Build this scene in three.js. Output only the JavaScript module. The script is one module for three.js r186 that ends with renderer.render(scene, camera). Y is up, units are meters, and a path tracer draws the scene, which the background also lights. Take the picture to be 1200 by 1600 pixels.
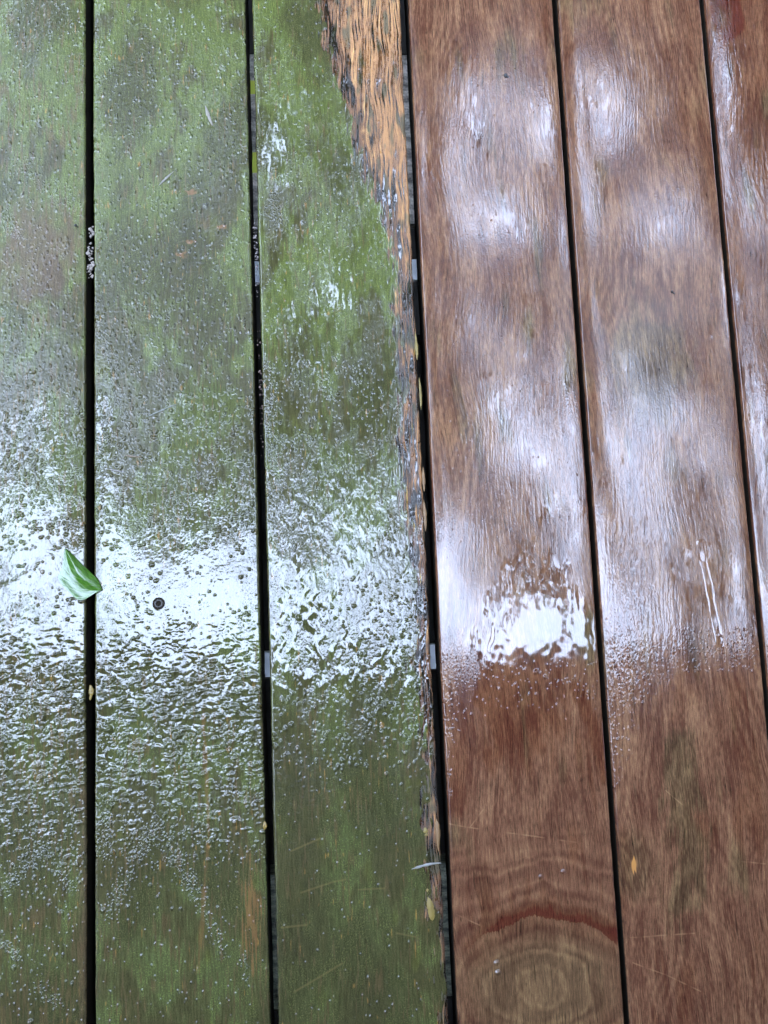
import * as THREE from 'three';

// ---------------------------------------------------------------- camera, sky, sun, exposure
const DT = 0.62;                                   // height of the deck's top above the ground
const scene = new THREE.Scene();
const camera = new THREE.PerspectiveCamera(66.98, 0.75, 0.02, 400);
const camRight = new THREE.Vector3(0.99725955, 0.06096335, 0.04191494);
const camUp = new THREE.Vector3(0.03512297, 0.10850362, -0.99347539);
const camFwd = new THREE.Vector3(0.06511351, -0.99222499, -0.10606505);
camera.position.set(0.20921544, DT + 0.6753438, 0);
camera.quaternion.setFromRotationMatrix(new THREE.Matrix4().makeBasis(camRight, camUp, camFwd.clone().negate()));
scene.add(camera);

const renderer = new THREE.WebGLRenderer();
renderer.toneMapping = THREE.LinearToneMapping;
renderer.toneMappingExposure = 11.6;
renderer.shadowMap.enabled = true;

// ---------------------------------------------------------------- noise
function rng(seed) { let s = seed >>> 0; return () => { s = (s + 0x6D2B79F5) | 0; let t = Math.imul(s ^ (s >>> 15), 1 | s); t = (t + Math.imul(t ^ (t >>> 7), 61 | t)) ^ t; return ((t ^ (t >>> 14)) >>> 0) / 4294967296; }; }
const PERM = new Uint8Array(512), GX = new Float32Array(256), GY = new Float32Array(256);
{
  const r = rng(7), p = [...Array(256).keys()];
  for (let i = 255; i > 0; i--) { const j = Math.floor(r() * (i + 1)); [p[i], p[j]] = [p[j], p[i]]; }
  for (let i = 0; i < 512; i++) PERM[i] = p[i & 255];
  for (let i = 0; i < 256; i++) { const a = r() * Math.PI * 2; GX[i] = Math.cos(a) * 1.5; GY[i] = Math.sin(a) * 1.5; }
}
function N(x, y) {                                  // gradient noise, about -1 to 1
  const X = Math.floor(x), Y = Math.floor(y), fx = x - X, fy = y - Y, a = X & 255, b = Y & 255;
  const h0 = PERM[a] + b, h1 = PERM[a + 1] + b, g00 = PERM[h0 & 511], g10 = PERM[h1 & 511], g01 = PERM[(h0 + 1) & 511], g11 = PERM[(h1 + 1) & 511];
  const u = fx * fx * fx * (fx * (fx * 6 - 15) + 10), v = fy * fy * fy * (fy * (fy * 6 - 15) + 10);
  const n00 = GX[g00] * fx + GY[g00] * fy, n10 = GX[g10] * (fx - 1) + GY[g10] * fy, n01 = GX[g01] * fx + GY[g01] * (fy - 1), n11 = GX[g11] * (fx - 1) + GY[g11] * (fy - 1);
  const p = n00 + (n10 - n00) * u, q = n01 + (n11 - n01) * u;
  return p + (q - p) * v;
}
const F2 = (x, y) => N(x, y) * 0.67 + N(x * 2.1 + 17.3, y * 2.1 + 5.1) * 0.33;
const F3 = (x, y) => N(x, y) * 0.57 + N(x * 2.1 + 17.3, y * 2.1 + 5.1) * 0.29 + N(x * 4.3 + 3.7, y * 4.3 + 9.2) * 0.14;
const clamp = (x, a = 0, b = 1) => x < a ? a : x > b ? b : x;
const sst = (a, b, x) => { const t = clamp((x - a) / (b - a)); return t * t * (3 - 2 * t); };
const mix = (a, b, t) => a + (b - a) * t;

// ---------------------------------------------------------------- sky
{
  const w = 512, h = 256, d = new Float32Array(w * h * 4);
  for (let j = 0; j < h; j++) for (let i = 0; i < w; i++) {
    const el = ((j + 0.5) / h - 0.5) * Math.PI, az = (i + 0.5) / w * Math.PI * 2, s = Math.max(Math.sin(el), 0);
    const cx = Math.cos(az) / (0.35 + s), cy = Math.sin(az) / (0.35 + s);
    const cloud = 1 + 0.12 * F3(cx * 1.7 + 31, cy * 1.7 + 11);
    const L = 2.1 * (1 + 2 * s) / 3 * cloud, o = (j * w + i) * 4;
    d[o] = L * 0.75; d[o + 1] = L * 0.92; d[o + 2] = L * 1.3; d[o + 3] = 1;
  }
  const sky = new THREE.DataTexture(d, w, h, THREE.RGBAFormat, THREE.FloatType);
  sky.mapping = THREE.EquirectangularReflectionMapping; sky.magFilter = sky.minFilter = THREE.LinearFilter; sky.needsUpdate = true;
  scene.background = sky; scene.environment = sky;
}
const sun = new THREE.DirectionalLight(0xfff1e0, 0.6);
sun.position.set(5, 9, 9); sun.target.position.set(0, 0, 0); sun.shadow.radius = 24; sun.castShadow = true;
Object.assign(sun.shadow.camera, { left: -12, right: 12, top: 12, bottom: -12, near: 0.1, far: 40 });
scene.add(sun, sun.target);

// ---------------------------------------------------------------- small helpers
const used = {};
function numbered(n) { used[n] = (used[n] ?? -1) + 1; return used[n] ? `${n}_${String(used[n]).padStart(3, '0')}` : n; }
function tag(o, label, category, group, kind) {
  o.userData.label = label;
  if (category) o.userData.category = category;
  if (group) o.userData.group = group;
  if (kind) o.userData.kind = kind;
  return o;
}
function mesh(name, geometry, material, parent = scene) {
  const m = new THREE.Mesh(geometry, material); m.castShadow = m.receiveShadow = true;
  m.name = parent === scene ? numbered(name) : name; parent.add(m); return m;
}
function group(name, x = 0, y = 0, z = 0) { const g = new THREE.Group(); g.name = numbered(name); g.position.set(x, y, z); scene.add(g); return g; }
function std(hexOrRgb, roughness = 0.8, extra = {}) {
  const m = new THREE.MeshStandardMaterial({ roughness, ...extra });
  if (Array.isArray(hexOrRgb)) m.color.setRGB(...hexOrRgb); else m.color.set(hexOrRgb);
  return m;
}
// where the line of sight through a pixel of the 1200 x 1600 photograph meets a level plane (metres)
function level(px, py, y = DT) {
  const d = camFwd.clone().addScaledVector(camRight, (px - 600) / 1209).addScaledVector(camUp, -(py - 800) / 1209);
  const k = (y - camera.position.y) / d.y;
  return [camera.position.x + d.x * k, camera.position.z + d.z * k];
}
const mm = (px, py) => { const p = level(px, py); return [p[0] * 1000, p[1] * 1000]; };   // on the deck, in millimetres

// ---------------------------------------------------------------- setting: ground, roof, house, trees
{
  const w = 256, d = new Uint8Array(w * w * 4);
  for (let j = 0; j < w; j++) for (let i = 0; i < w; i++) {
    const n = F3(i / 20, j / 20) * 14 + N(i / 2.3, j / 2.3) * 12, o = (j * w + i) * 4;
    d[o] = 168 + n; d[o + 1] = 164 + n; d[o + 2] = 152 + n * 0.8; d[o + 3] = 255;
  }
  const t = new THREE.DataTexture(d, w, w); t.colorSpace = THREE.SRGBColorSpace; t.wrapS = t.wrapT = THREE.MirroredRepeatWrapping; t.magFilter = THREE.LinearFilter; t.repeat.set(60, 60); t.needsUpdate = true;
  const g = new THREE.PlaneGeometry(120, 120).rotateX(-Math.PI / 2);
  tag(mesh('ground', g, std(0xffffff, 0.9, { map: t })), 'pale concrete ground far below the slatted deck', null, null, 'structure');
}
const ROOF_UNDER = DT + 2.3, EDGE_Z = 0.067 + 0.0993 * 2.3;
{
  const roof = group('porch_roof', 1.3, 0, EDGE_Z);
  tag(roof, 'dark timber porch roof standing over the near end of the deck', 'roof');
  const dark = std([0.05, 0.04, 0.032], 0.8), W = 5.8, L = 3.6;
  mesh('roof_deck', new THREE.BoxGeometry(W, 0.05, L).translate(0, ROOF_UNDER + 0.17, L / 2), dark, roof);
  mesh('fascia', new THREE.BoxGeometry(W, 0.19, 0.03).translate(0, ROOF_UNDER + 0.1, -0.018), dark, roof);
  for (let k = 0; k < 7; k++) mesh('rafter', new THREE.BoxGeometry(0.06, 0.12, L - 0.1).translate(-W / 2 + 0.2 + k * 0.83, ROOF_UNDER + 0.082, L / 2), dark, roof);
  for (let k = 0; k < 24; k++) mesh('soffit_board', new THREE.BoxGeometry(W - 0.02, 0.014, 0.145).translate(0, ROOF_UNDER + 0.012, 0.08 + k * 0.149), dark, roof);
  for (const x of [-W / 2 + 0.12, W / 2 - 0.12]) mesh('post', new THREE.BoxGeometry(0.11, ROOF_UNDER, 0.11).translate(x, ROOF_UNDER / 2, 0.4), dark, roof);
  const house = group('house', 1.6, 0, EDGE_Z + 3.7);
  tag(house, 'dim house wall closing off the covered end of the deck', 'house');
  mesh('wall', new THREE.BoxGeometry(7.5, 5.5, 0.25).translate(0, 2.75, 0), std([0.12, 0.105, 0.09], 0.9), house);
  mesh('door', new THREE.BoxGeometry(0.95, 2.05, 0.05).translate(0.4, 1.64, -0.16), std([0.05, 0.03, 0.02], 0.5), house);
}
// leafy crowns: many bent leaf faces spread through the crown's volume
const leafGeometry = (() => {
  const g = new THREE.BufferGeometry();
  g.setAttribute('position', new THREE.Float32BufferAttribute([0, 0, -0.5, 0.3, 0.04, -0.1, 0.22, 0.06, 0.25, 0, 0, 0.5, -0.22, 0.06, 0.25, -0.3, 0.04, -0.1], 3));
  g.setIndex([0, 1, 5, 1, 2, 5, 2, 4, 5, 2, 3, 4].reverse()); g.computeVertexNormals(); return g;
})();
const leafMaterial = new THREE.MeshPhysicalMaterial({ roughness: 0.85, side: THREE.DoubleSide, transmission: 0.45, thickness: 0 });
leafMaterial.color.setRGB(0.085, 0.115, 0.045);
const barkMaterial = std([0.07, 0.055, 0.04], 0.95);
function tree(label, base, crownAt, leafSpots, size, seed, tint = 1) {
  const t = group('tree', base[0], 0, base[1]), r = rng(seed);
  tag(t, label, 'tree');
  const limb = (pts, r0, r1) => {
    const c = new THREE.CatmullRomCurve3(pts), g = new THREE.TubeGeometry(c, 12, 1, 7, false), p = g.attributes.position;
    for (let i = 0; i <= 12; i++) { const o = c.getPointAt(i / 12), s = mix(r0, r1, i / 12); for (let k = 0; k < 8; k++) { const v = i * 8 + k; p.setXYZ(v, o.x + (p.getX(v) - o.x) * s, o.y + (p.getY(v) - o.y) * s, o.z + (p.getZ(v) - o.z) * s); } }
    g.computeVertexNormals(); return g;
  };
  const V = (x, y, z) => new THREE.Vector3(x, y, z), top = V(crownAt[0] - base[0], crownAt[1], crownAt[2] - base[1]);
  mesh('trunk', limb([V(0, 0, 0), V(top.x * 0.15, top.y * 0.4, top.z * 0.1), V(top.x * 0.5, top.y * 0.75, top.z * 0.5), top], 0.17, 0.05), barkMaterial, t);
  for (let k = 0; k < 5; k++) {
    const a = k * 1.26 + seed, s = V(top.x * 0.4, top.y * 0.66, top.z * 0.4);
    mesh('limb', limb([s, V(s.x + Math.cos(a) * 0.6, s.y + 0.5, s.z + Math.sin(a) * 0.6), V(top.x + Math.cos(a) * 1.4, top.y + r() * 0.6, top.z + Math.sin(a) * 1.4)], 0.06, 0.015), barkMaterial, t);
  }
  const crown = new THREE.InstancedMesh(leafGeometry, leafMaterial, leafSpots.length), m = new THREE.Matrix4(), q = new THREE.Quaternion(), e = new THREE.Euler(), c = new THREE.Color();
  leafSpots.forEach((p, i) => {
    e.set((r() - 0.5) * 1.6, r() * 6.28, (r() - 0.5) * 1.6); const s = size * (0.7 + r() * 0.6);
    m.compose(V(p[0] - base[0], p[1], p[2] - base[1]), q.setFromEuler(e), V(s, s, s)); crown.setMatrixAt(i, m);
    const b = (0.7 + r() * 0.6) * tint; crown.setColorAt(i, c.setRGB(b * (0.85 + r() * 0.4), b, b * 0.9));
  });
  crown.name = 'crown'; crown.userData.kind = 'stuff'; crown.castShadow = crown.receiveShadow = true; t.add(crown);
}
// openings shaped in the unseen canopy so wet planks mirror sky there, as slopes (sideways, towards the back) seen from the deck: [x, z, radius x, radius z]
const slope = (px, py) => { const d = camFwd.clone().addScaledVector(camRight, (px - 600) / 1209).addScaledVector(camUp, -(py - 800) / 1209); return [d.x / -d.y, d.z / -d.y]; };
const OPEN = [[850, 190, 34, 80], [800, 340, 34, 40], [740, 175, 40, 70], [925, 180, 45, 75], [1040, 160, 45, 40], [1165, 200, 40, 90], [800, 625, 45, 36], [850, 705, 55, 45], [885, 780, 30, 40],
  [1010, 650, 70, 40], [845, 985, 85, 62], [800, 1010, 70, 40], [985, 975, 60, 80], [735, 1000, 40, 60], 
  [60, 270, 70, 60], [20, 640, 60, 90], [200, 610, 22, 80], [60, 860, 110, 110], [290, 945, 170, 85], [560, 965, 90, 60], [650, 980, 60, 60]]
  .map(([x, y, a, b]) => [...slope(x, y), a / 1209, b / 1209]);
{
  const r = rng(99), sc = 4.6;                      // height of the overhanging leaves above the deck
  const spots = [[], [], []], from = [0.209, DT - 0.675, 0];
  for (let n = 0; n < 19500; n++) {
    const sx = -0.62 + r() * 1.4, sz = -0.86 + r() * 0.99, h = 0.675 + sc * (0.85 + r() * 0.7);
    let open = 0; for (const o of OPEN) { if (open === 1) break; const q = ((sx - o[0]) / o[2]) ** 2 + ((sz - o[1]) / o[3]) ** 2; if (q < 1.25) open = Math.max(open, q < 0.7 ? 1 : 0.6); }
    if (r() < open) continue;
    const right = sx > 0.1, keep = right ? (sz < -0.71 ? 1 : 0.7) : sz > -0.09 ? 0.1 : 0.64;
    if (F2(sx * 9 + 40, sz * 9) < (right ? 0.13 - keep * 0.6 : -0.42) || r() > keep) continue;
    spots[right ? 1 : 0].push([from[0] + sx * h, from[1] + h, from[2] + sz * h]);
  }
  tree('leafy tree leaning over the green planks', [-2.2, -4.6], [-0.5, 5.6, -2.4], spots[0], 0.2, 3);
  tree('thin tree with open crown above the brown planks', [4.4, -4.4], [2.4, 5.8, -2.6], spots[1], 0.17, 4);
  const ring = (label, cx, cy, cz, rx, ry, rz, n, size, seed) => {
    const q = rng(seed), s = [];
    while (s.length < n) { const x = q() * 2 - 1, y = q() * 2 - 1, z = q() * 2 - 1, l = x * x + y * y + z * z; if (l < 1 && l > 0.35 + 0.3 * N(x * 3 + seed, z * 3 + y * 2)) s.push([cx + x * rx, cy + y * ry, cz + z * rz]); }
    tree(label, [cx, cz], [cx, cy, cz], s, size, seed, 0.8);
  };
  ring('dense broad tree straight beyond the deck', 0.6, 4.2, -6.6, 3.6, 4.2, 2.2, 3600, 0.5, 11);
  ring('tall dark tree beyond the brown end of the deck', 5.4, 4.4, -5.6, 2.6, 4.2, 2.6, 3200, 0.5, 12);
  ring('round tree beside the brown end of the deck', 6.4, 3.6, -0.9, 2.2, 3.6, 2.8, 3000, 0.5, 13);
  ring('round tree near the far green corner', -5.2, 3.2, -5.6, 2.6, 3.2, 2.2, 2600, 0.5, 14);
  ring('broad unseen tree added to dim the green side of the deck', -6.2, 3.0, -1.2, 2.2, 3.0, 3.2, 3200, 0.5, 16);  // added to cut the sky light from the green side
  ring('tall unseen tree added to darken reflections on right plank edges', 6.6, 3.4, 3.2, 2.0, 3.4, 2.4, 2600, 0.5, 17);  // added to block bright sky mirrored in the right plank edges
  ring('low tree by the covered green corner', -3.6, 2.8, 3.4, 1.9, 2.8, 2.2, 2400, 0.45, 15);
}

// ---------------------------------------------------------------- the planks
const PITCH = 0.1466, GAP = [7, 7, 6.8, 8.2, 5.2, 5.2, 6, 6];       // gap to the left of plank k, millimetres
const Z0 = 420, ZL = 1040, NX = 448, NZ = 2048;                     // maps run from z = +420 mm to -620 mm
const leftEdge = (k) => (k - 1) * PITCH * 1000 + GAP[k] / 2, rightEdge = (k) => k * PITCH * 1000 - GAP[k + 1] / 2;
const lin = (c) => { c /= 255; return c <= 0.04045 ? c / 12.92 : ((c + 0.055) / 1.055) ** 2.4; };
const unlin = (c) => 255 * (c <= 0.0031308 ? c * 12.92 : 1.055 * c ** (1 / 2.4) - 0.055);
const DARK = 0.5;                                                  // wet wood and slime reflect little
const rgb = (r, g, b) => [lin(r) * DARK, lin(g) * DARK, lin(b) * DARK];
const segd = (x, z, a, b) => { const ux = b[0] - a[0], uz = b[1] - a[1], t = clamp(((x - a[0]) * ux + (z - a[1]) * uz) / (ux * ux + uz * uz)); return Math.hypot(x - a[0] - ux * t, z - a[1] - uz * t); };
const poly = (x, z, p) => { let d = 1e9; for (let i = 0; i + 1 < p.length; i++) d = Math.min(d, segd(x, z, p[i], p[i + 1])); return d; };
const P = (...a) => { const o = []; for (let i = 0; i < a.length; i += 2) o.push(mm(a[i], a[i + 1])); return o; };
const ell = (x, z, c, rx, rz) => Math.hypot((x - c[0]) / rx, (z - c[1]) / rz);

// rotten edge of the third plank: its inner border as (z, x) in millimetres
const ROT = P(493, -20, 505, 50, 522, 110, 545, 180, 562, 250, 590, 310, 607, 370, 616, 430, 620, 500, 628, 600, 622, 680, 628, 760, 640, 850, 652, 940, 648, 1030, 655, 1090, 668, 1180, 664, 1260, 664, 1350, 676, 1430, 688, 1500, 692, 1620).map(([x, z]) => [z, x]);
function rotX(z) { if (z <= ROT[0][0]) return ROT[0][1]; for (let i = 0; i + 1 < ROT.length; i++) if (z <= ROT[i + 1][0]) return mix(ROT[i][1], ROT[i + 1][1], (z - ROT[i][0]) / (ROT[i + 1][0] - ROT[i][0])); return ROT[ROT.length - 1][1]; }
const sink = (x, z) => sst(-2, 14, x - rotX(z) + 5 * F2(x / 7, z / 16));
const rotten = (x, z) => sst(-3, 3, x - rotX(z) + 11 * F2(x / 9, z / 24) + 6 * N(x / 2.2, z / 11));

const feat = {
  deep: mm(800, 1105), tanPatch: mm(392, 1425), seam: P(318, 1120, 326, 1300, 310, 1520), redA: P(738, 1050, 722, 1150, 712, 1260), redB: P(900, 1075, 925, 1130, 948, 1215), arch: P(755, 1490, 775, 1455, 815, 1436, 860, 1430, 910, 1445, 960, 1462), eye: mm(845, 1545),
  olive: P(1062, 1170, 1066, 1260, 1078, 1330, 1070, 1400), knot: mm(991, 1352), grey5: mm(1015, 570), red6: mm(1135, 15), tan5: P(1085, 1150, 1095, 1260, 1110, 1330),
  scratches: [P(703, 1289, 760, 1297, 830, 1306, 905, 1317), P(712, 1430, 750, 1446), P(735, 1292, 755, 1265), P(985, 1467, 1030, 1462, 1085, 1458), P(990, 1506, 1040, 1523, 1095, 1549), P(1040, 1235, 1075, 1265), P(1150, 1345, 1196, 1350)],
  algScr: [P(470, 1395, 520, 1378, 540, 1374), P(440, 1450, 480, 1445), P(560, 1390, 600, 1388), P(460, 1550, 535, 1505), P(620, 1458, 650, 1464), P(455, 1330, 500, 1310)],
  tri: P(240, 1300, 208, 1440), tri2: P(240, 1300, 275, 1370), puddle4: mm(850, 1060), screw: mm(248, 943), brown1: mm(60, 400), band1: P(-20, 950, 60, 905, 105, 868), leafSpot: mm(122, 895),
  wrink: mm(965, 980), mark4: [mm(800, 625), mm(842, 705), mm(875, 790), [...mm(795, 345), 22, 24], [...mm(850, 195), 17, 46], [...mm(735, 170), 14, 44]], mark5: [[...mm(922, 175), 20, 46], [...mm(1050, 150), 20, 18]], slick5: P(1095, 850, 1125, 1010), chips: [mm(955, 275), mm(297, 378), mm(346, 355), mm(284, 398), mm(300, 300)],
};
const drops = [[], [], [], [], [], []];
{
  const r = rng(5);
  const put = (k, px, py, rad, st = 1) => { const p = mm(px, py); if (p[0] > leftEdge(k) && p[0] < rightEdge(k)) drops[k].push([p[0], p[1], rad, st]); };
  const scatter = (k, n, x0, x1, y0, y1, r0, r1, pow = 2.5, keep) => { for (let i = 0; i < n; i++) { const x = mix(x0, x1, r()), y = mix(y0, y1, r()); if (keep && keep(x, y) < r()) continue; put(k, x, y, mix(r0, r1, r() ** pow), 0.8 + r() * 1.2); } };
  const many = (k, n, x0, x1, y0, y1, r0, r1, flat, keep) => { for (let i = 0; i < n; i++) { const x = mix(x0, x1, r()), y = mix(y0, y1, r()); if (keep(x, y) < r()) continue; const p = mm(x, y), a = mix(r0, r1, r() ** 1.7); if (p[0] > leftEdge(k) && p[0] < rightEdge(k)) drops[k].push([p[0], p[1], a * mix(0.9, 1.6, r()), mix(0.4, 0.75, r()), flat * mix(0.7, 1.3, r())]); } };
  const along = (k, n, line, wide, r0, r1) => { for (let i = 0; i < n; i++) { const t = r() * (line.length / 2 - 1), a = Math.floor(t) * 2, f = t % 1, w = wide * (r() + r() - 1); put(k, mix(line[a], line[a + 2], f) + w, mix(line[a + 1], line[a + 3], f) + wide * (r() - 0.5), mix(r0, r1, r() ** 2.5), 1); } };
  const band = (lo, hi, x, y) => sst(lo - 60, lo + 30, y + 60 * F2(x / 60, y / 60)) * sst(hi + 110, hi - 90, y + 70 * F2(x / 70 + 9, y / 70)), cl = (x, y) => clamp(0.5 + 1.3 * F2(x / 26 + 3, y / 22));
  for (const [k, x0, x1, d] of [[0, 0, 136, 0.55], [1, 146, 420, 1]]) {
    many(k, 3600 * d, x0, x1, 1020, 1400, 0.8, 3.2, 0.26, (x, y) => band(1060, 1260, x, y) * cl(x, y)); many(k, 1500 * d, x0, x1, 800, 1080, 0.4, 1.8, 0.45, (x, y) => sst(0.5, 0.95, cl(x, y)));
    many(k, 3000 * d, x0, x1, 560, 860, 0.5, 1.8, 0.42, (x, y) => sst(520, 760, y) * cl(x, y));
  }
  along(1, 1000, [165, 1435, 215, 1345, 240, 1292, 275, 1345, 312, 1400], 20, 0.35, 0.9); along(1, 200, [300, 1400, 335, 1450, 350, 1500], 16, 0.35, 0.8); along(1, 110, [380, 1495, 388, 1545], 12, 0.35, 0.8); along(1, 120, [170, 1270, 160, 1340], 14, 0.35, 0.9);
  for (const l of [[160, 510, 185, 640], [198, 500, 230, 660], [235, 530, 262, 640], [176, 560, 205, 700]]) along(1, 150, l, 9, 0.35, 0.8);
  along(0, 320, [0, 1395, 45, 1350, 70, 1325], 22, 0.35, 0.9); along(0, 150, [90, 1345, 112, 1395], 14, 0.35, 0.8); along(0, 160, [0, 1470, 30, 1500], 12, 0.4, 1.1); along(0, 170, [62, 1540, 90, 1572], 16, 0.35, 0.8); along(0, 420, [20, 250, 70, 290, 125, 330], 34, 0.35, 0.8); along(0, 260, [0, 330, 25, 365], 20, 0.4, 0.9);
  along(2, 160, [397, 55, 400, 140], 5, 0.35, 0.8); along(2, 110, [402, 225, 406, 275], 4, 0.35, 0.7); along(2, 150, [425, 300, 432, 345], 10, 0.35, 0.9); along(2, 600, [415, 560, 430, 720, 440, 870], 22, 0.35, 0.9); along(1, 120, [220, 470, 235, 492, 262, 497, 270, 478], 5, 0.4, 1.0);
  many(2, 1300, 500, 665, 900, 1160, 0.5, 1.8, 0.4, (x, y) => sst(560 - (1150 - y) * 0.35, 600, x) * cl(x, y));
  const clumpy = (x, y) => clamp(0.55 + 0.9 * F2(x / 45, y / 60));
  scatter(0, 2000, 0, 135, 0, 830, 0.5, 1.7, 1.8, clumpy); scatter(0, 900, 0, 135, 1050, 1400, 0.5, 1.6, 2.5, clumpy); scatter(0, 260, 0, 135, 1300, 1600, 0.5, 1.4, 3);
  scatter(1, 4000, 145, 400, 0, 830, 0.5, 1.8, 1.8, clumpy); scatter(1, 1500, 145, 420, 1130, 1350, 0.5, 1.7, 2.5, clumpy); scatter(1, 420, 145, 420, 1300, 1600, 0.4, 1.2, 3);
  scatter(2, 2600, 400, 600, 0, 620, 0.4, 1.0, 3, clumpy); scatter(2, 1500, 410, 660, 560, 870, 0.5, 1.5, 3, clumpy); scatter(2, 700, 425, 680, 1020, 1200, 0.5, 2.0, 1.8, clumpy); scatter(2, 260, 430, 690, 1150, 1600, 0.4, 1.2, 3);
  scatter(3, 350, 720, 940, 1030, 1140, 0.35, 1.0, 3, (x, y) => sst(1150, 1030, y)); scatter(3, 250, 690, 940, 100, 900, 0.3, 0.7, 3); scatter(3, 420, 690, 745, 1020, 1250, 0.4, 0.9, 3, (x, y) => sst(745 - (y - 1020) * 0.15, 700, x));
  scatter(4, 700, 950, 1050, 1000, 1240, 0.4, 1.2, 3, (x, y) => sst(1060 - (y - 1000) * 0.38, 960, x)); scatter(4, 300, 1050, 1190, 980, 1050, 0.4, 1.0, 3);
  for (const [x, y, s] of [[430, 305, 0], [96, 1428, 2.8], [76, 1415, 1.6], [160, 1423, 2.6], [184, 1416, 1.7], [200, 1417, 1.8], [235, 1384, 2], [246, 1402, 1.5], [282, 1421, 1.6], [22, 1512, 2], [269, 1420, 1.5], [48, 1597, 2.6], [340, 1418, 1.5]]) if (s) put(x < 140 ? 0 : 1, x, y, s);
  for (const [x, y, s] of [[528, 614, 2.6], [633, 1151, 2.4], [637, 1163, 2.2], [604, 1210, 2], [636, 1280, 1.9], [568, 1045, 3], [549, 1050, 2.4], [467, 965, 3], [520, 722, 2.2], [577, 1098, 1.8], [627, 1226, 1.3]]) put(2, x, y, s);
  for (const [x, y, s] of [[770, 1040, 2.4], [838, 1050, 2.6], [852, 1058, 1.8], [838, 1085, 1.4], [880, 1362, 2], [845, 1370, 2], [776, 1505, 2.4], [778, 1520, 2.6]]) put(3, x, y, s);
}
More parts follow.
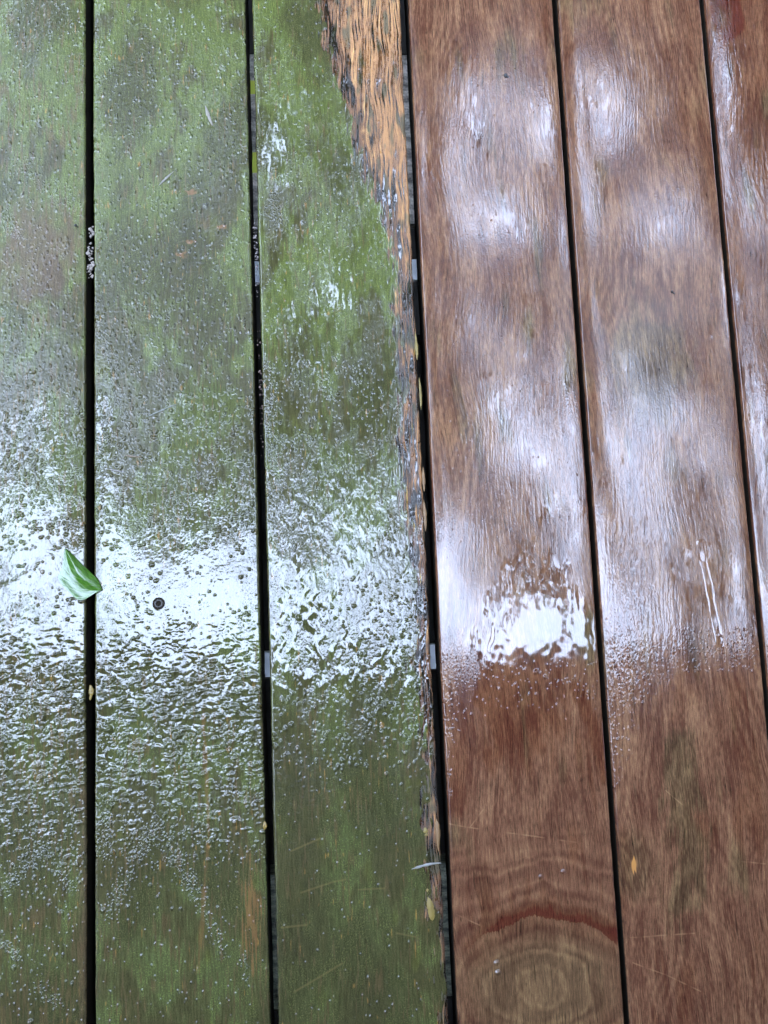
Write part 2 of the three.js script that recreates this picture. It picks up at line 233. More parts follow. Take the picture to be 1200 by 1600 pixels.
function plankMaps(k) {
  const x0 = leftEdge(k), W = rightEdge(k) - x0, dx = W / NX, dz = ZL / NZ;
  const H = new Float32Array(NX * NZ), wet = new Float32Array(NX * NZ), col = new Uint8Array(NX * NZ * 4), rough = new Uint8Array(NX * NZ * 4), solid = new Float32Array(NX * NZ);
  const off = k * 137.7, algae = k < 3;
  for (let j = 0; j < NZ; j++) {
    const z = Z0 - (j + 0.5) * dz;
    for (let i = 0; i < NX; i++) {
      const x = x0 + (i + 0.5) * dx, o = j * NX + i, s = x - x0;
      let c, h, lev = -9, wf = 0, base, rot = 0;
      const fine = N(x / 0.7 + off, z / 6), grain = N(x / 1.5 + off + 2.2 * N(x / 30, z / 60 + off), z / 22 + off), mid = F2(x / 11 + off, z / 26), big = F2(x / 42 + off, z / 75 + off), grit = N(x / 0.8 + 50, z / 0.9 + off);
      if (algae) {
        // slime over dark wood; greener far, drabber near, partly reflected veil painted in
        const patch = big * 0.8 + mid * 0.45 + 0.12 * grain;
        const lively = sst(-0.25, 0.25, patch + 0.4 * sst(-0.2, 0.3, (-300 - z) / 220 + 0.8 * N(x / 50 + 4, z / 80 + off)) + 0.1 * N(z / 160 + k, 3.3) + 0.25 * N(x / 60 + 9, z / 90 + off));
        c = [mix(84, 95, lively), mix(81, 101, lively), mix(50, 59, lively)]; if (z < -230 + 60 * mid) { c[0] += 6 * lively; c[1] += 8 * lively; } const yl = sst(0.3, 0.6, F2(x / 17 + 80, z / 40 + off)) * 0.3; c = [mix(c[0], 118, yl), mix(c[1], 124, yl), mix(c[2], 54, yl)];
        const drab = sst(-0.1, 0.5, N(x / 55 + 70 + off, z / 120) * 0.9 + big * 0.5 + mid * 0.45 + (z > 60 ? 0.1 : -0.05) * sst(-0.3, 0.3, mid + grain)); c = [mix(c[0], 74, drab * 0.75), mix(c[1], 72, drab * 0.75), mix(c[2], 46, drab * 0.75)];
        const pale = sst(0.35, 0.6, grit + 0.4 * mid + 0.3 * fine) * 0.35 * lively; c = [c[0] + 60 * pale, c[1] + 66 * pale, c[2] + 22 * pale];
        const worn = sst(0.28, 0.62, (z > 90 + 60 * mid ? 0.08 : 0) + F2(x / 2.4 + off, z / 24 + off) + 0.35 * F2(x / 26 + off, z / 50) + (k === 0 ? 0.16 : k === 1 ? 0.02 : -0.02) + 0.03);
        c = [mix(c[0], 112, worn * 0.6), mix(c[1], 92, worn * 0.6), mix(c[2], 62, worn * 0.6)];
        { const fl = sst(0.66, 0.84, N(x / 1.9 + 7 + off, z / 13) + 0.25 * N(x / 24 + off, z / 40)); c = [mix(c[0], 168, fl * 0.7), mix(c[1], 124, fl * 0.7), mix(c[2], 66, fl * 0.7)]; }
        if (k === 0) { const b = sst(1.15, 0.4, ell(x, z, feat.brown1, 40, 60) + 0.5 * mid) * 0.7 + sst(-14, -2, x + 6 * grain) * sst(120, 180, z + 30 * mid) * 0.6; c = [mix(c[0], 108, clamp(b)), mix(c[1], 86, clamp(b)), mix(c[2], 64, clamp(b))]; }
        const streak = 1 + 0.13 * grain + 0.12 * fine + 0.16 * grit; c = c.map((v) => v * streak);
        if (k === 2) for (const q of feat.algScr) { const e = sst(1.1, 0.2, poly(x, z, q) + 0.5 * grit); if (e > 0) c = [mix(c[0], 140, e * 0.5), mix(c[1], 120, e * 0.5), mix(c[2], 74, e * 0.5)]; }
        if (k === 1) { const e = sst(0.15, 0.7, (1.2 - ell(x, z, feat.tanPatch, 9, 46)) * 0.7 + 0.9 * N(x / 1.5 + off, z / 24) + 0.3 * grit) * sst(1.5, 1, ell(x, z, feat.tanPatch, 9, 46)) * 0.7 + sst(2.2, 0.5, poly(x, z, feat.seam) + 1.6 * grain + 1.2 * mid + fine) * 0.45; if (e > 0) c = [mix(c[0], 150, clamp(e)), mix(c[1], 108, clamp(e)), mix(c[2], 68, clamp(e))]; }
        if (k === 1) for (const q of feat.chips) { const e = sst(1.2, 0.7, ell(x, z, q, 4, 2.2) + 0.6 * grit + 0.9 * N(x / 3, z / 3)); if (e > 0) c = [mix(c[0], 160, e * 0.7), mix(c[1], 112, e * 0.7), mix(c[2], 74, e * 0.7)]; }
        h = 0.05 * N(x / 1.5 + off, z / 1.7) + 0.10 * F2(x / 4.2 + off, z / 3.4 + off) + 0.02 * grain + 0.05 * mid;
        if (k === 2) {
          rot = rotten(x, z);
          if (rot > 0) {
            const up = sst(-150, -330, z), wx = x + 3 * N(x / 12, z / 45), f1 = 0.55 * N(wx / 2.6 + 3, z / 75) + 0.45 * N(wx / 1.1, z / 26) + 0.35 * fine + 0.25 * grit, edge = sst(26, 4, x - rotX(z) + 6 * mid), f2 = 0.7 * N(wx / 1.5 + 8, z / 50) + 0.5 * N(wx / 0.85, z / 18) + 0.25 * N(x / 6, z / 26), light = sst(-0.6, 0.6, f1 + (up - 0.5) * 0.2 + 0.1 + 0.12 * (1 - up) - edge * 0.35), black = sst(0.2, 0.55, f2 + 0.2 * grit + 0.10 - up * 0.06 + edge * (0.3 + 0.5 * N(x / 9, z / 22)));
            let q = [mix(98, 204, light), mix(64, 146, light), mix(40, 88, light)];
            const bright = sst(0.45, 0.9, f1 + 0.5 * N(x / 7, z / 80)) * mix(0.5, 1, up); q = [mix(q[0], 242, bright), mix(q[1], 192, bright), mix(q[2], 116, bright)];
            const yel = sst(0.55, 0.72, N(x / 2.6 + 4, z / 26 + 8)) * (1 - up) * 0.8; q = [mix(q[0], 214, yel), mix(q[1], 176, yel), mix(q[2], 66, yel)];
            q = [mix(q[0], 44, black), mix(q[1], 36, black), mix(q[2], 28, black)];
            const mossy = sst(0.15, 0.45, F2(x / 9 + 60, z / 30 + 4)) * 0.6; q = [mix(q[0], 62, mossy), mix(q[1], 66, mossy), mix(q[2], 42, mossy)];
            c = c.map((v, n) => mix(v, q[n], rot));
            h += rot * (0.32 * f1 - 0.2 * black + 0.1 * fine - 0.12 + 0.1 * grit);
          }
        }
      } else {
        let tone = null;
        // brown hardwood: wandering fibre, tan flecks, red hearts
        const wx = x + 7 * N(x / 60 + off, z / 110 + off) + 1.2 * N(x / 14 + off, z / 40);
        const fib = N(wx / 1.0 + off, z / 34) * 0.42 + N(wx / 0.65, z / 8 + off) * 0.42 + N(wx / 3.4, z / 70 + off) * 0.28 + N(x / 1.4, z / 4 + off) * 0.18, xc = x - [0, 0, 0, 372, 505, 700][k] - 9 * N(z / 130, k), cath = Math.sin((z - 95 * (Math.sqrt(1 + xc * xc / 420) - 1) + 22 * F2(x / 30 + off, z / 60)) / 5.2 + 3 * N(x / 22, z / 90 + off)), cloud = F3(wx / 22 + off, z / 55 + off), fig = F2(wx / 7 + off, z / 80 + off);
        let t = sst(-0.85, 0.92, fib + 0.7 * cloud + 0.2 * cath * sst(-0.2, 0.4, N(x / 45 + off, z / 110 + 7))), red = sst(0.05, 0.6, fig * 0.7 + F2(x / 38 + off + 20, z / 120) * 0.9), olive = sst(0.2, 0.7, F2(x / 26 + off + 60, z / 90 + off) + 0.3 * fig);
        if (k === 3) {
          red = Math.max(red * 0.8, sst(1.3, 0.5, ell(x, z, feat.deep, 48, 52) + 0.5 * mid + 0.25 * grain) * 0.95,  sst(15, 3, poly(x, z, feat.redA) + 5 * grain) * 0.8, sst(9, 3, poly(x, z, feat.redB) + 3 * grain), sst(19, 2, poly(x, z, feat.arch) + 3 * mid + 4 * N(x / 25, z / 25) + 3 * grain) * 1.35);
          const e = ell(x, z, feat.eye, 1.35, 1) + 1.5 * mid + 6 * N(x / 45, z / 34) + 1.2 * grain; if (z > 190) { const a = sst(190, 240, z + 20 * mid), ringy = Math.sin(e / 2.2 + 3.2 * N(e / 13, 3.4) + 2.2 * cloud + 0.8 * mid); t = mix(t, 0.46 + 0.21 * ringy * sst(4, 16, e) * (0.5 + 0.9 * sst(-0.4, 0.5, N(x / 26, e / 7))) + 0.4 * fib + 0.3 * cloud, a * 0.8); olive = mix(olive, 0.55 * sst(80, 30, e), a * 0.8); if (e < 58) red *= 0.3; const pale = sst(50, 24, e + 10 * mid) * a * 0.35; tone = [154, 128, 88, pale]; }
        }
        if (k === 4) {
          red *= 0.6; olive = Math.max(olive * 0.7, sst(22, 6, poly(x, z, feat.olive) + 12 * mid + 9 * grain + 4 * fib) * 0.75, sst(1.2, 0.5, ell(x, z, feat.grey5, 42, 62) + 0.4 * mid) * 0.8);
          const e = ell(x, z, feat.knot, 1, 1.7); if (e < 30) { t = mix(t, 0.5 + 0.25 * Math.sin(e / 2.2 + 6 * mid + 3 * grain) + 0.4 * fib, sst(30, 10, e)); olive = Math.max(olive, sst(24, 8, e) * 0.5); }
        }
        if (k === 5) { red = Math.max(red, 0.6, sst(1.3, 0.4, ell(x, z, feat.red6, 24, 45) + 0.3 * mid) * 1.5); }
        const heart = Math.min(red, 1);
        c = [mix(95, 163, t), mix(58, 121, t), mix(44, 87, t)];
        c = [mix(c[0], mix(84, 132, t), heart * 0.8), mix(c[1], mix(40, 82, t), heart * 0.7), mix(c[2], mix(30, 58, t), heart * 0.8)];
        if (red > 1) { const e = clamp((red - 1) * 4); c = [mix(c[0], 88, e * 0.6), mix(c[1], 30, e * 0.6), mix(c[2], 24, e * 0.6)]; }
        c = [mix(c[0], mix(62, 132, t), clamp(olive) * 0.75), mix(c[1], mix(50, 112, t), clamp(olive) * 0.75), mix(c[2], mix(34, 74, t), clamp(olive) * 0.75)];
        if (tone) for (let n = 0; n < 3; n++) c[n] = mix(c[n], tone[n] * (0.75 + 0.5 * t), tone[3]);
        const pore = sst(0.5, 0.75, N(wx / 0.8 + 30, z / 9 + off)) * 0.22 + sst(0.45, 0.7, N(wx / 0.75 + 90, z / 38 + off)) * 0.3; c = c.map((v) => v * (1 - pore) * (1 + 0.12 * fine + 0.1 * grit));
        if (k === 4) { const e = sst(1.1, 0.8, ell(x, z, feat.knot, 2.6, 8) + 0.5 * grain); c = [mix(c[0], 214, e), mix(c[1], 152, e), mix(c[2], 84, e)]; }
        for (const q of feat.scratches) { const e = sst(0.75, 0.15, poly(x, z, q) + 0.3 * grit) * 0.5 * sst(-0.5, 0.3, N(x / 9, z / 9)); if (e > 0) c = [mix(c[0], 196, e), mix(c[1], 156, e), mix(c[2], 112, e)]; }
        const wr = k === 4 ? sst(1.2, 0.5, ell(x, z, feat.wrink, 52, 130) + 0.25 * mid) : 0.12 + (k === 5 ? 0.3 : 0) + 0.15 * sst(0.1, 0.5, cloud);
        h = 0.03 * fib + 0.035 * N(wx / 2.1 + off, z / 17) * (0.6 + wr * 2) + 0.02 * N(x / 1.1, z / 1.6 + off) + wr * 1.3 * (0.045 * F2(wx / 2.3 + 3, z / 7) + 0.02 * N(x / 1.5, z / 2.4)) - pore * 0.02;
      }
      // ---- standing water: its level against the bumps below
      const ripple = 0.055 * N(x / 15 + off, z / 20) + 0.02 * N(x / 6.5 + off, z / 7.5);
      let smooth = 0.3;
      if (k === 0 || k === 1) {
        const slick = sst(-260, -120, z + 55 * big + 25 * mid) * sst(90, 10, z + 30 * mid), choppy = sst(-20, 40, z + 25 * mid) * sst(k === 0 ? 190 : 240, 110, z + 60 * big);
        lev = -0.16 + 0.22 * slick + 0.14 * choppy * 0.6 + 0.16 * big + (k === 0 ? 0.04 : 0) - 0.1 * sst(150, 300, z);
        if (k === 0) { lev += 0.25 * sst(16, 6, poly(x, z, feat.band1) + 4 * mid); }
        if (k === 1) { const t1 = Math.min(poly(x, z, feat.tri), poly(x, z, feat.tri2)); lev += 0.2 * sst(16, 4, t1 + 5 * mid); lev -= 0.35 * sst(6, 3, Math.hypot(x - feat.screw[0], z - feat.screw[1]) + 0.8 * mid); }
        const calm = sst(120, 230, z + 40 * mid), relief = choppy * clamp(0.65 + 1.1 * F2(x / 24 + off, z / 17 + 2), 0.15, 1.3) * (0.35 * N(x / 15 + off + 1.2 * N(x / 13, z / 10), z / 9 + N(x / 11 + 5, z / 15) + 3) + 0.22 * N(x / 5.4 + off + 0.6 * N(x / 4, z / 4), z / 4.2) + 0.035 * N(x / 2.3 + off, z / 1.9)) + (1 - choppy) * (1 - 0.75 * calm) * (1 - 0.6 * slick) * (0.09 * F2(x / 3.3 + 9, z / 2.7) + 0.05 * N(x / 1.5, z / 1.6)) + 0.06 * F2(x / 7 + 3, z / 6 + off) * (1 - calm);
        h = h * 0.7 + relief; lev += ripple * 0.9 + 0.92 * relief + 0.08 * choppy;
      } else if (k === 2) {
        const run = sst(-190, -60, z + 40 * mid) * sst(110, 40, z - 25 * N(x / 9, 3) + 22 * mid);
        lev = 0.02 + 0.14 * big + 0.05 * N(x / 5, z / 22) - rot * 0.25 - 0.05 * sst(100, 200, z);
        lev += run * (0.30 * N(x / 7 + 2 + N(x / 20, z / 14), z / 20) + 0.15 * N(x / 3.4, z / 9) + 0.02 * N(x / 1.6, z / 2.6)) + ripple * 0.8; h += run * (0.16 * N(x / 4.4, z / 11) + 0.03 * N(x / 1.7, z / 2.4));
      } else {
        const pud = k === 3 ? sst(1.25, 0.75, ell(x, z, feat.puddle4, 54, 95) + 0.4 * mid + 0.2 * big) : 0;
        const spot = k > 2 && k < 5 ? Math.max(...(k === 3 ? feat.mark4 : feat.mark5).map((q) => sst(1.35, 0.3, ell(x, z, q, q[2] ?? 30, q[3] ?? 28) + 1.0 * F2(x / 8 + off, z / 22) + 0.5 * grain + 0.3 * big))) : 0;
        const right5 = k === 4 ? 0.4 * sst(-60, 0, z + 30 * mid) * sst(10, 30, x - feat.wrink[0] - 28 + 8 * mid) : 0;
        lev = -0.025 + 0.035 * big + 0.02 * mid + 0.2 * pud + 0.06 * right5 + pud * (0.06 * F2(x / 10 + 5, z / 17 + 2) + 0.008 * N(x / 4, z / 7)) + spot * (0.02 + 0.02 * F2(x / 6, z / 11)) + ripple * 0.35;
        if (k === 4) lev += 0.1 * sst(5, 1.5, poly(x, z, feat.slick5) + 2 * mid) - 0.08 * sst(1.2, 0.6, ell(x, z, feat.wrink, 48, 120));
      }
      const swell = (algae ? 0.26 : k === 4 ? 0.05 : 0.03) * F2(x / 30 + off + 5, z / 44) + (algae ? 0.06 * N(x / 11, z / 15 + off) : 0);
      { const d = lev - h, b = 0.03, e = clamp(0.5 + 0.5 * d / b); wf = sst(0.2, 0.9, e); h = d > b ? lev : d < -b ? h : mix(h, lev, e) + b * e * (1 - e); }
      H[o] = h + swell; wet[o] = wf; solid[o] = rot;
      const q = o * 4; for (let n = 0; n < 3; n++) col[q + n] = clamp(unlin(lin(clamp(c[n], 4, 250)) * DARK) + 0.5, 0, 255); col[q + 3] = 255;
    }
  }
  // beads of water
  for (const [bx, bz, r, st, flat = 0.42] of drops[k]) {
    const rx = r, rz = r * Math.min(st, 1.6), i0 = Math.max(0, Math.floor((bx - rx - x0) / dx)), i1 = Math.min(NX - 1, Math.ceil((bx + rx - x0) / dx)), j0 = Math.max(0, Math.floor((Z0 - bz - rz) / dz)), j1 = Math.min(NZ - 1, Math.ceil((Z0 - bz + rz) / dz));
    for (let j = j0; j <= j1; j++) for (let i = i0; i <= i1; i++) {
      const x = x0 + (i + 0.5) * dx, z = Z0 - (j + 0.5) * dz, e = ((x - bx) / rx) ** 2 + ((z - bz) / rz) ** 2 + 0.25 * N(x / (r * 1.2) + bx, z / (r * 1.2));
      if (e < 1) { const o = j * NX + i; H[o] += flat * r * Math.min(st, 1) * (1 - e) * (1.3 - 0.3 * e); wet[o] = Math.max(wet[o], sst(1, 0.7, e)); }
    }
  }
  const nor = new Float32Array(NX * NZ * 4);
  for (let j = 0; j < NZ; j++) for (let i = 0; i < NX; i++) {
    const o = j * NX + i, a = Math.max(i - 1, 0), b = Math.min(i + 1, NX - 1), c = Math.max(j - 1, 0), d = Math.min(j + 1, NZ - 1);
    const sx = (H[j * NX + b] - H[j * NX + a]) / ((b - a) * dx), sz = (H[d * NX + i] - H[c * NX + i]) / ((d - c) * dz), l = 1 / Math.hypot(sx, sz, 1), q = o * 4;
    nor[q] = 0.5 - 0.5 * sx * l; nor[q + 1] = 0.5 - 0.5 * sz * l; nor[q + 2] = 0.5 + 0.5 * l; nor[q + 3] = 1;
    const dry = solid[o] > 0.5 ? 0.62 : algae ? 0.16 : 0.125; rough[q] = rough[q + 2] = 255; rough[q + 1] = 255 * mix(dry, 0.05, wet[o]); rough[q + 3] = 255;
  }
  const tex = (data, type, srgb) => { const t = new THREE.DataTexture(data, NX, NZ, THREE.RGBAFormat, type); t.wrapS = THREE.ClampToEdgeWrapping; t.wrapT = THREE.MirroredRepeatWrapping; t.magFilter = t.minFilter = THREE.LinearFilter; if (srgb) t.colorSpace = THREE.SRGBColorSpace; t.needsUpdate = true; return t; };
  const m = new THREE.MeshStandardMaterial({ map: tex(col, THREE.UnsignedByteType, true), roughnessMap: tex(rough, THREE.UnsignedByteType), normalMap: tex(nor, THREE.FloatType), roughness: 1, metalness: 0 });
  return m;
}
// the plank's body: crowned top, rounded edges, 25 mm thick
const hump = mm(482, 905);
const THICK = 34, CROWN_L = [1.0, 1.0, 1.2, 3.2, 3.2, 3.2, 2], CROWN_R = [1.0, 1.0, 0.4, 1.2, 1.2, 1.2, 1];
function plankGeometry(k, zBack, zFront) {
  const W = (rightEdge(k) - leftEdge(k)), x0 = leftEdge(k), R = 2.2, across = [];
  for (let n = 0; n <= 6; n++) across.push(R * (1 - Math.cos(n / 6 * Math.PI / 2)));
  for (let n = 1; n <= 10; n++) across.push(R + 3.3 * n);
  const left = across.slice(), mids = []; for (let n = 1; n < 16; n++) mids.push(mix(35.2, W - 35.2, n / 16));
  const S = [...left, ...mids, ...left.map((v) => W - v).reverse()];
  const prof = [[0, -THICK, 0], [0, -THICK * 0.5, 0]];                 // [s, height, is side]
  for (const s of S) {
    const a = s, b = W - s, e = Math.min(a, b), round = e < R ? -(R - Math.sqrt(Math.max(0, R * R - (R - e) ** 2))) : 0;
    prof.push([s, round - CROWN_L[k] * Math.exp(-a / 12) - CROWN_R[k] * Math.exp(-b / 11) - 0.00002 * (s - W / 2) ** 2, 1]);
  }
  prof.push([W, -THICK * 0.5, 0], [W, -THICK, 0]);
  const M = prof.length, rows = Math.round((zBack - zFront) / 4), pos = [], uv = [], idx = [];
  for (let j = 0; j <= rows; j++) {
    const z = mix(zBack, zFront, j / rows);
    const wl = (k === 1 || k === 2 ? 0.6 : 0.25) * F3(z / 14 + k * 9, 1.5) + 0.4 * N(z / 130, k), wr = (k === 2 ? 1.3 : k < 2 ? 0.5 : 0.3) * F3(z / 12 + k * 5, 7.5) + 0.4 * N(z / 130, k + 20);
    for (const [s, h, top] of prof) {
      const f = s / W, x = x0 + s + wl * (1 - f) ** 6 + wr * f ** 6;
      let y = h + (top ? 0.12 * N(s / 40 + k, z / 90) : 0);
      if (k === 2 && top) y += 1.7 * Math.exp(-(((x - hump[0]) / 15) ** 2) - ((z - hump[1]) / 30) ** 2) - 1.1 * sink(x, z) * (0.5 + 0.5 * F2(x / 5, z / 25) + 0.3 * f ** 20);
      pos.push(x / 1000, DT + y / 1000, z / 1000); uv.push(clamp(f, 0.002, 0.998), (Z0 - z) / ZL);
    }
  }
  const face = (i) => { for (let j = 0; j < rows; j++) { const a = j * M + i, b = a + 1, c = a + M, d = c + 1; idx.push(a, b, d, a, d, c); } };
  for (let i = 2; i < M - 3; i++) face(i);
  const topCount = idx.length;
  for (const i of [0, 1, M - 3, M - 2]) face(i);
  for (let j = 0; j < rows; j++) { const a = j * M, b = a + M - 1, c = a + M, d = c + M - 1; idx.push(a, c, d, a, d, b); }
  for (const [j, flip] of [[0, 1], [rows, 0]]) { const o = j * M; for (let i = 1; i < M - 1; i++) flip ? idx.push(o, o + i + 1, o + i) : idx.push(o, o + i, o + i + 1); }
  const g = new THREE.BufferGeometry();
  g.setAttribute('position', new THREE.Float32BufferAttribute(pos, 3)); g.setAttribute('uv', new THREE.Float32BufferAttribute(uv, 2)); g.setIndex(idx); g.computeVertexNormals(); g.addGroup(0, topCount, 0); g.addGroup(topCount, idx.length - topCount, 1);
  return g;
}
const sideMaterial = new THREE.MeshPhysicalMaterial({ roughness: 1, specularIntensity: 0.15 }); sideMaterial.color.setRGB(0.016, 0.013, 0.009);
const deck = group('deck');
tag(deck, 'wet slatted wooden deck, half green with algae, half cleaned brown', 'deck');
const px0 = 0.02, px1 = 1.17;
function crossPiece(name, pyTop, pyBottom, top, thick, material) {            // lies across under the planks, between two lines of the photo at its own height
  const a = level(655, pyTop, DT - top)[1], b = level(655, pyBottom, DT - top)[1];
  mesh(name, new THREE.BoxGeometry(px1 - px0, thick, b - a).translate((px0 + px1) / 2, DT - top - thick / 2, (a + b) / 2), material, deck);
}
const mottled = (() => { const w = 256, d = new Uint8Array(w * w * 4); for (let j = 0; j < w; j++) for (let i = 0; i < w; i++) { const n = clamp(0.72 + 0.5 * F3(i / 22, j / 9) + 0.2 * N(i / 2.5, j / 2.5)), o = (j * w + i) * 4; d[o] = 235 * n; d[o + 1] = 230 * n; d[o + 2] = 222 * n; d[o + 3] = 255; } const t = new THREE.DataTexture(d, w, w); t.colorSpace = THREE.SRGBColorSpace; t.wrapS = t.wrapT = THREE.MirroredRepeatWrapping; t.magFilter = THREE.LinearFilter; t.repeat.set(6, 1); t.needsUpdate = true; return t; })();
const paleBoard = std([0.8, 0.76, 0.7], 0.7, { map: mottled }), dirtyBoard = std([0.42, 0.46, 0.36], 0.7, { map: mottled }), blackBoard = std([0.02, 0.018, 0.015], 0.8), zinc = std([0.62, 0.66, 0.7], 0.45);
crossPiece('bearer_or_shade', -60, 84, 0.0365, 0.09, blackBoard); crossPiece('bearer_or_shade', 86, 350, 0.0365, 0.05, paleBoard); crossPiece('bearer_or_shade', 352, 403, 0.045, 0.08, blackBoard);
crossPiece('crossbar', 405, 437, 0.0365, 0.02, zinc); crossPiece('bearer_or_shade', 439, 523, 0.042, 0.08, blackBoard); crossPiece('crossbar', 1008, 1046, 0.0365, 0.02, zinc);
crossPiece('bearer_or_shade', 1352, 1560, 0.043, 0.05, dirtyBoard); crossPiece('bearer_or_shade', 525, 1006, 0.07, 0.02, blackBoard); crossPiece('bearer_or_shade', 1048, 1350, 0.07, 0.02, blackBoard); crossPiece('bearer_or_shade', 1562, 1750, 0.05, 0.05, blackBoard);  // thin black sheets added here hide the bright ground, standing in for shade
mesh('bearer_or_shade', new THREE.BoxGeometry(0.37, 0.03, 1.7).translate(-0.166, DT - 0.075, 0.2), blackBoard, deck);  // broad black sheet added to darken the leftmost gap as shade would
const PLANKS = [
  'left outermost plank, grey green and streaked with pale wet sheen', 'broad green plank covered in beads of water, with a screw head', 'green plank with a rotten orange splintered edge',
  'brown plank with a bright puddle in its middle', 'brown plank with a wrinkled wet sheen on one side', 'reddish plank cut by the right border of the photo'];
const mats = [];
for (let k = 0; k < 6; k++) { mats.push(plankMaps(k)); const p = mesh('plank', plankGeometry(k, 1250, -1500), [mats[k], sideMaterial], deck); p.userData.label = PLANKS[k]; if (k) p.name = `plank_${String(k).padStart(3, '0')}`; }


for (const [k, shift] of [[1, -2], [0, -2], [3, 3], [4, 3], [5, 3]]) { const p = deck.children.find((c) => c.name === (k ? `plank_${String(k).padStart(3, '0')}` : 'plank')).clone(); p.userData = {}; p.position.x += shift * PITCH; p.name = `plank_${String(deck.children.length).padStart(3, '0')}`; deck.add(p); }   // planks on either side of the frame
const V3 = (px, py, h) => { const p = level(px, py, DT + h / 1000); return new THREE.Vector3(p[0], DT + h / 1000, p[1]); };
// ---- screw head in the second plank; a raised dark disc paints its hole in shade
{
  const plank = deck.children.find((c) => c.name === 'plank_001'), c = V3(248, 943, 0.1), at = (g, y) => g.translate(c.x, c.y + y, c.z), L = (p) => new THREE.LatheGeometry(p.map(([x, y]) => new THREE.Vector2(x / 1000, y / 1000)), 32);
  const screw = mesh('screw', at(L([[3.7, -1], [3.75, 0.1], [3.5, 0.45], [3, 0.6], [2.5, 0.55], [2.2, 0.3], [2, -0.3], [0, -0.35]]), 0), std([0.03, 0.028, 0.024], 0.5, { metalness: 0.2 }), plank);
  screw.userData.label = 'worn metal screw head on a dark disc painted for the shade of its hole';
  mesh('hole_shade_disc', at(L([[5.2, -0.6], [5.2, 0.16], [4.9, 0.2], [3.8, 0.12], [0, 0.1]]), 0), sideMaterial, plank);
}
// ---- folded green leaf lying across the first gap
{
  const C = [
    [[101, 855, 1.2], [114, 867, 0.5], [129.5, 883, 0.4], [144.5, 897, 0.4], [153.5, 907, 0.6], [159, 921, 1.0]],
    [[102, 857, 2.0], [110, 871, 3.2], [120, 888, 4.2], [131, 903, 4.1], [143, 913, 3.2], [158.5, 921.5, 1.9]],
    [[102, 858, 1.8], [106, 882, 1.7], [113, 900, 1.6], [125, 914, 1.6], [139, 922, 1.6], [157, 923, 1.6]],
    [[101, 857, 1.6], [97, 885, 1.6], [91, 904, 1.5], [106, 923, 1.5], [126, 938, 1.6], [150, 926, 1.6]]].map((r) => new THREE.CatmullRomCurve3(r.map((p) => V3(...p))));
  const across = new THREE.CatmullRomCurve3([new THREE.Vector3(), new THREE.Vector3(), new THREE.Vector3(), new THREE.Vector3()]);
  const build = (v0, v1, nu, nv, lift) => {
    const pos = [], idx = [], uv = [];
    for (let i = 0; i <= nu; i++) { const u = i / nu; C.forEach((c, n) => across.points[n].copy(c.getPoint(u))); for (let j = 0; j <= nv; j++) { const p = across.getPoint(mix(v0, v1, j / nv)); p.y += 0.0002 * N(u * 4 + 3, j / nv * 3) + lift; pos.push(p.x, p.y, p.z); uv.push(u, j / nv); } }
    for (let i = 0; i < nu; i++) for (let j = 0; j < nv; j++) { const a = i * (nv + 1) + j; idx.push(a, a + 1, a + nv + 1, a + 1, a + nv + 2, a + nv + 1); }
    const g = new THREE.BufferGeometry(); g.setAttribute('position', new THREE.Float32BufferAttribute(pos, 3)); g.setAttribute('uv', new THREE.Float32BufferAttribute(uv, 2)); g.setIndex(idx); g.computeVertexNormals(); return g;
  };
  const leaf = group('leaf');
  tag(leaf, 'small folded green leaf lying wet across the leftmost gap', 'leaf');
  const w = 128, d = new Uint8Array(w * w * 4), hh = new Uint8Array(w * w * 4);
  for (let j = 0; j < w; j++) for (let i = 0; i < w; i++) {
    const v = Math.abs((i * 0.9 + j * 0.5) % 22 - 11) < 1.3 || Math.abs(j - 60) < 1.6 ? 1 : 0, n = F2(i / 14, j / 14), o = (j * w + i) * 4;
    d[o] = 52 + 16 * n + 20 * v; d[o + 1] = 86 + 16 * n + 16 * v; d[o + 2] = 24 + 8 * n + 14 * v; d[o + 3] = hh[o + 3] = 255; hh[o] = hh[o + 1] = hh[o + 2] = 128 + 70 * v + 40 * F2(i / 9, j / 9);
  }
  const T = (a, srgb) => { const t = new THREE.DataTexture(a, w, w); if (srgb) t.colorSpace = THREE.SRGBColorSpace; t.magFilter = THREE.LinearFilter; t.needsUpdate = true; return t; };
  const m = new THREE.MeshStandardMaterial({ map: T(d, true), bumpMap: T(hh), bumpScale: 0.0001, roughness: 0.13, side: THREE.DoubleSide });
  mesh('curled_flap', build(0, 0.335, 36, 8, 0), m, leaf).userData.label = 'upturned bright green edge of the leaf';
  mesh('blade', build(0.33, 1, 36, 20, -0.0001), m, leaf);
}
// ---- crumbs, husks and splinters
function chunkGeometry(list, seed) {
  const r = rng(seed), parts = { pos: [], idx: [] };
  for (const [p, size, tall] of list) {
    const g = new THREE.IcosahedronGeometry(1, 1), a = g.attributes.position, base = parts.pos.length / 3, ph = r() * 50, e = new THREE.Euler(r() * 3, r() * 6, r() * 3), v = new THREE.Vector3(), seen = new Map();
    for (let i = 0; i < a.count; i++) {
      v.fromBufferAttribute(a, i); const key = v.toArray().map((x) => x.toFixed(3)).join();
      if (!seen.has(key)) { seen.set(key, parts.pos.length / 3); v.multiplyScalar(1 + 0.5 * N(v.x * 1.7 + ph, v.y * 1.7 + v.z * 1.3)).applyEuler(e); parts.pos.push(p.x + v.x * size / 1000, p.y + v.y * size * tall / 1000, p.z + v.z * size / 1000); }
      parts.idx.push(seen.get(key));
    }
  }
  const g = new THREE.BufferGeometry(); g.setAttribute('position', new THREE.Float32BufferAttribute(parts.pos, 3)); g.setIndex(parts.idx); g.computeVertexNormals(); return g;
}
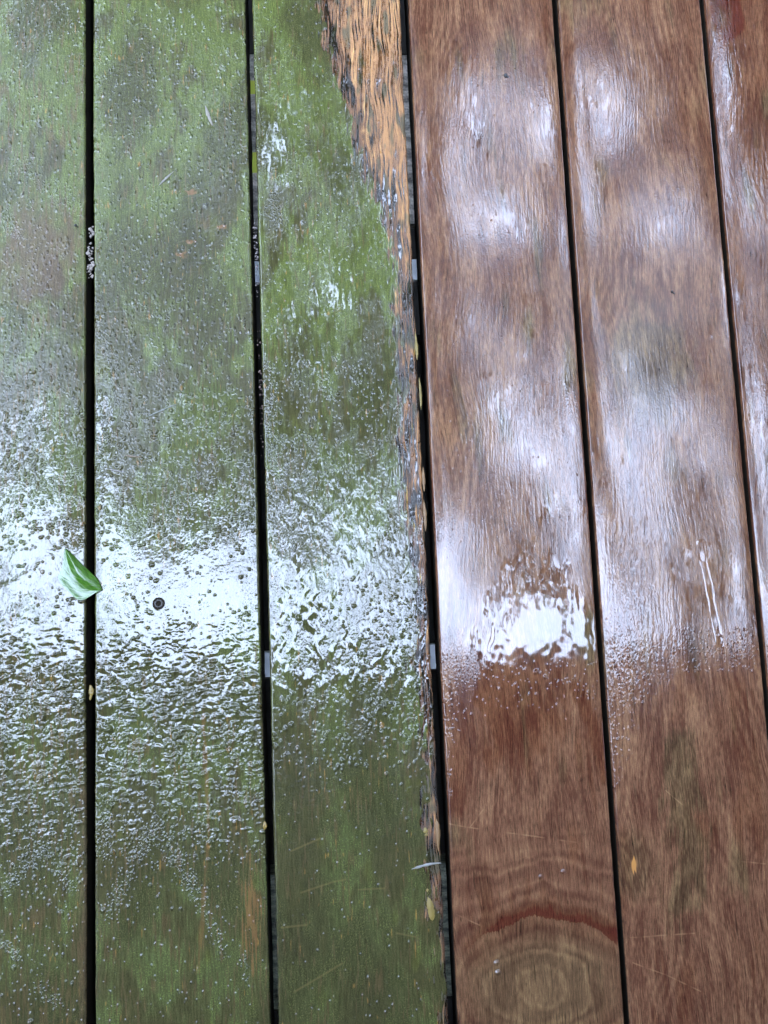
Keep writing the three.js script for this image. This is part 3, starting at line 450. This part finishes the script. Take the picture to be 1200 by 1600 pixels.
function clump(label, spine, n, spread, s0, s1, color, seed) {
  const r = rng(seed), list = [];
  for (let i = 0; i < n; i++) { const t = r() * (spine.length - 1), a = Math.floor(t), f = t - a; list.push([V3(mix(spine[a][0], spine[a + 1][0], f) + (r() - 0.5) * spread, mix(spine[a][1], spine[a + 1][1], f) + (r() - 0.5) * 6, -3 + r() * 3.4), mix(s0, s1, r() ** 2), 0.8]); }
  tag(mesh('dirt_clump', chunkGeometry(list, seed), std(color.map((v) => v * 0.5), 0.6)), label, 'dirt clump', null);
}
clump('pale crumbly clump wedged in the upper part of the leftmost gap', [[146, 352], [143, 372], [141, 395], [142, 415], [139, 425], [144, 440]], 70, 9, 0.5, 1.7, [0.40, 0.34, 0.29], 21);
clump('thin pale crumbs wedged in the gap beside the rotten plank', [[398, 352], [399, 375], [400, 395], [402, 420], [402, 462]], 48, 5, 0.4, 1.2, [0.36, 0.31, 0.29], 22);
clump('brownish crumbs low in the gap left of the rotten plank', [[404, 515], [405, 560], [407, 590], [408, 625], [410, 715]], 40, 5, 0.35, 1.0, [0.22, 0.15, 0.12], 23);
function husk(name, label, category, pts, width, color, rough = 0.5, parent = scene, lift = 0.4) {          // a slim, slightly cupped sliver along a line of photo points
  const c = new THREE.CatmullRomCurve3(pts.map(([x, y]) => V3(x, y, lift))), pos = [], idx = [], n = 16, m = 8;
  for (let i = 0; i <= n; i++) {
    const u = i / n, o = c.getPoint(u), t = c.getTangent(u), s = new THREE.Vector3(-t.z, 0, t.x).normalize(), w = width / 2000 * (0.12 + 0.88 * Math.sin(Math.PI * clamp(u, 0.02, 0.98)) ** 0.8) * (1 + 0.5 * N(u * 6 + pts[0][0], 2) + 0.25 * N(u * 19, pts[0][1]));
    for (let k = 0; k < m; k++) { const a = k / m * Math.PI * 2; pos.push(o.x + s.x * Math.cos(a) * w, o.y + Math.sin(a) * w * 0.45 + 0.0002 * N(u * 8, k), o.z + s.z * Math.cos(a) * w); }
  }
  for (let i = 0; i < n; i++) for (let k = 0; k < m; k++) { const a = i * m + k, b = i * m + (k + 1) % m; idx.push(a, b, a + m, b, b + m, a + m); }
  for (const [r0, f] of [[0, 1], [n * m, 0]]) for (let k = 1; k < m - 1; k++) f ? idx.push(r0, r0 + k + 1, r0 + k) : idx.push(r0, r0 + k, r0 + k + 1);
  const g = new THREE.BufferGeometry(); g.setAttribute('position', new THREE.Float32BufferAttribute(pos, 3)); g.setIndex(idx); g.computeVertexNormals();
  const o = mesh(name, g, std(color.map((v) => v * 0.36), rough, { side: THREE.DoubleSide }), parent);
  if (parent === scene) tag(o, label, category); else if (label) o.userData.label = label;
  return o;
}
husk('husk', 'pale bent husk near the top of the broad green plank', 'husk', [[321, 165], [324, 176], [327, 184], [332, 196]], 3.2, [0.5, 0.44, 0.34]);
husk('husk', 'short pale straw lying slantwise on the broad green plank', 'husk', [[248, 290], [258, 280], [271, 268]], 2.0, [0.45, 0.42, 0.33]);
husk('needle', 'thin tan needle on the broad green plank above the white puddle', 'needle', [[194, 711], [207, 713], [222, 714]], 1.3, [0.3, 0.2, 0.1]);
husk('needle', 'thin pale needle left of the tan one on the green plank', 'needle', [[168, 732], [180, 735], [194, 737]], 1.4, [0.4, 0.36, 0.3]);
husk('needle', 'long pale slanted needle higher up the broad green plank', 'needle', [[228, 652], [248, 643], [277, 631]], 1.2, [0.32, 0.33, 0.26]);
husk('splinter_of_straw', 'white wet straw lying across the rotten plank edge', 'straw', [[643, 1358], [656, 1354], [672, 1350], [690, 1348]], 2.2, [0.55, 0.53, 0.5], 0.3);
husk('leaf_scrap', 'yellow leaf scrap caught in the lower part of the leftmost gap', 'leaf scrap', [[141, 1070], [143, 1080], [141, 1094]], 4.2, [0.42, 0.28, 0.05], 0.4, scene, -2);
husk('leaf_scrap', 'tiny orange leaf scrap on the edge of the second gap', 'leaf scrap', [[413, 1283], [414, 1290], [413, 1297]], 3.4, [0.5, 0.32, 0.06], 0.4, scene, -0.6);
husk('flake', 'small orange flake stuck on the second brown plank', 'flake', [[947, 267], [945, 278], [944, 295]], 2.6, [0.34, 0.17, 0.07], 0.5, scene, -0.1);
for (const [x, y, s, l] of [[790, 118, 1.8, 'black seed near the top of the first brown plank'], [1050, 456, 1.3, 'tiny black seed on the second brown plank'], [118, 352, 1.2, 'tiny black seed beside the leftmost gap']])
  tag(mesh('seed', chunkGeometry([[V3(x, y, 0.3), s, 0.7], [V3(x + 3, y + 2, 0.2), s * 0.6, 0.7]], x), std([0.012, 0.012, 0.012], 0.5)), l, 'seed');
{
  const rotPlank = deck.children.find((c) => c.name === 'plank_002'), yel = [0.42, 0.3, 0.06], org = [0.4, 0.22, 0.08];
  for (const [pts, w, c] of [[[[662, 1283], [665, 1300], [666, 1310]], 4.4, yel], [[[682, 1280], [684, 1298], [685, 1330]], 4.2, org], [[[666, 1378], [668, 1392], [673, 1402]], 3.6, yel], [[[668, 1398], [673, 1420], [676, 1442]], 7, yel], [[[649, 520], [651, 545], [652, 562]], 3, yel], [[[655, 590], [657, 615], [658, 640]], 2.4, yel], [[[661, 730], [662, 750], [663, 768]], 2.8, org], [[[662, 782], [664, 805], [665, 830]], 3.2, org], [[[592, 1150], [590, 1160], [591, 1170]], 2.6, yel], [[[670, 1570], [672, 1585], [674, 1600]], 3, yel]])
    husk('splinter', c === yel ? 'bare yellow splinter of the rotten edge' : 'bare orange splinter of the rotten edge', null, pts, w, c, 0.5, rotPlank, -0.9);
}
// ---- leaf scraps that show through the second gap, on the pale board under the planks
for (const [y0, y1, l] of [[126, 147, 'upper yellow green leaf scrap seen down the second gap'], [238, 270, 'lower yellow green leaf scrap seen down the second gap']]) {
  const a = level(394, y0, DT - 0.0355), b = level(397, y1, DT - 0.0355), g = new THREE.PlaneGeometry(0.03, Math.abs(b[1] - a[1]), 6, 6).rotateX(-Math.PI / 2), p = g.attributes.position;
  for (let i = 0; i < p.count; i++) p.setXYZ(i, p.getX(i) * (1 + 0.3 * N(p.getZ(i) * 300, y0)), 0.0006 * N(p.getX(i) * 200, p.getZ(i) * 200 + y0), p.getZ(i));
  g.computeVertexNormals();
  tag(mesh('fallen_leaf', g.translate((a[0] + b[0]) / 2, DT - 0.0354, (a[1] + b[1]) / 2), std([0.6, 0.66, 0.08], 0.6, { side: THREE.DoubleSide })), l, 'leaf scrap');
}
renderer.render(scene, camera);
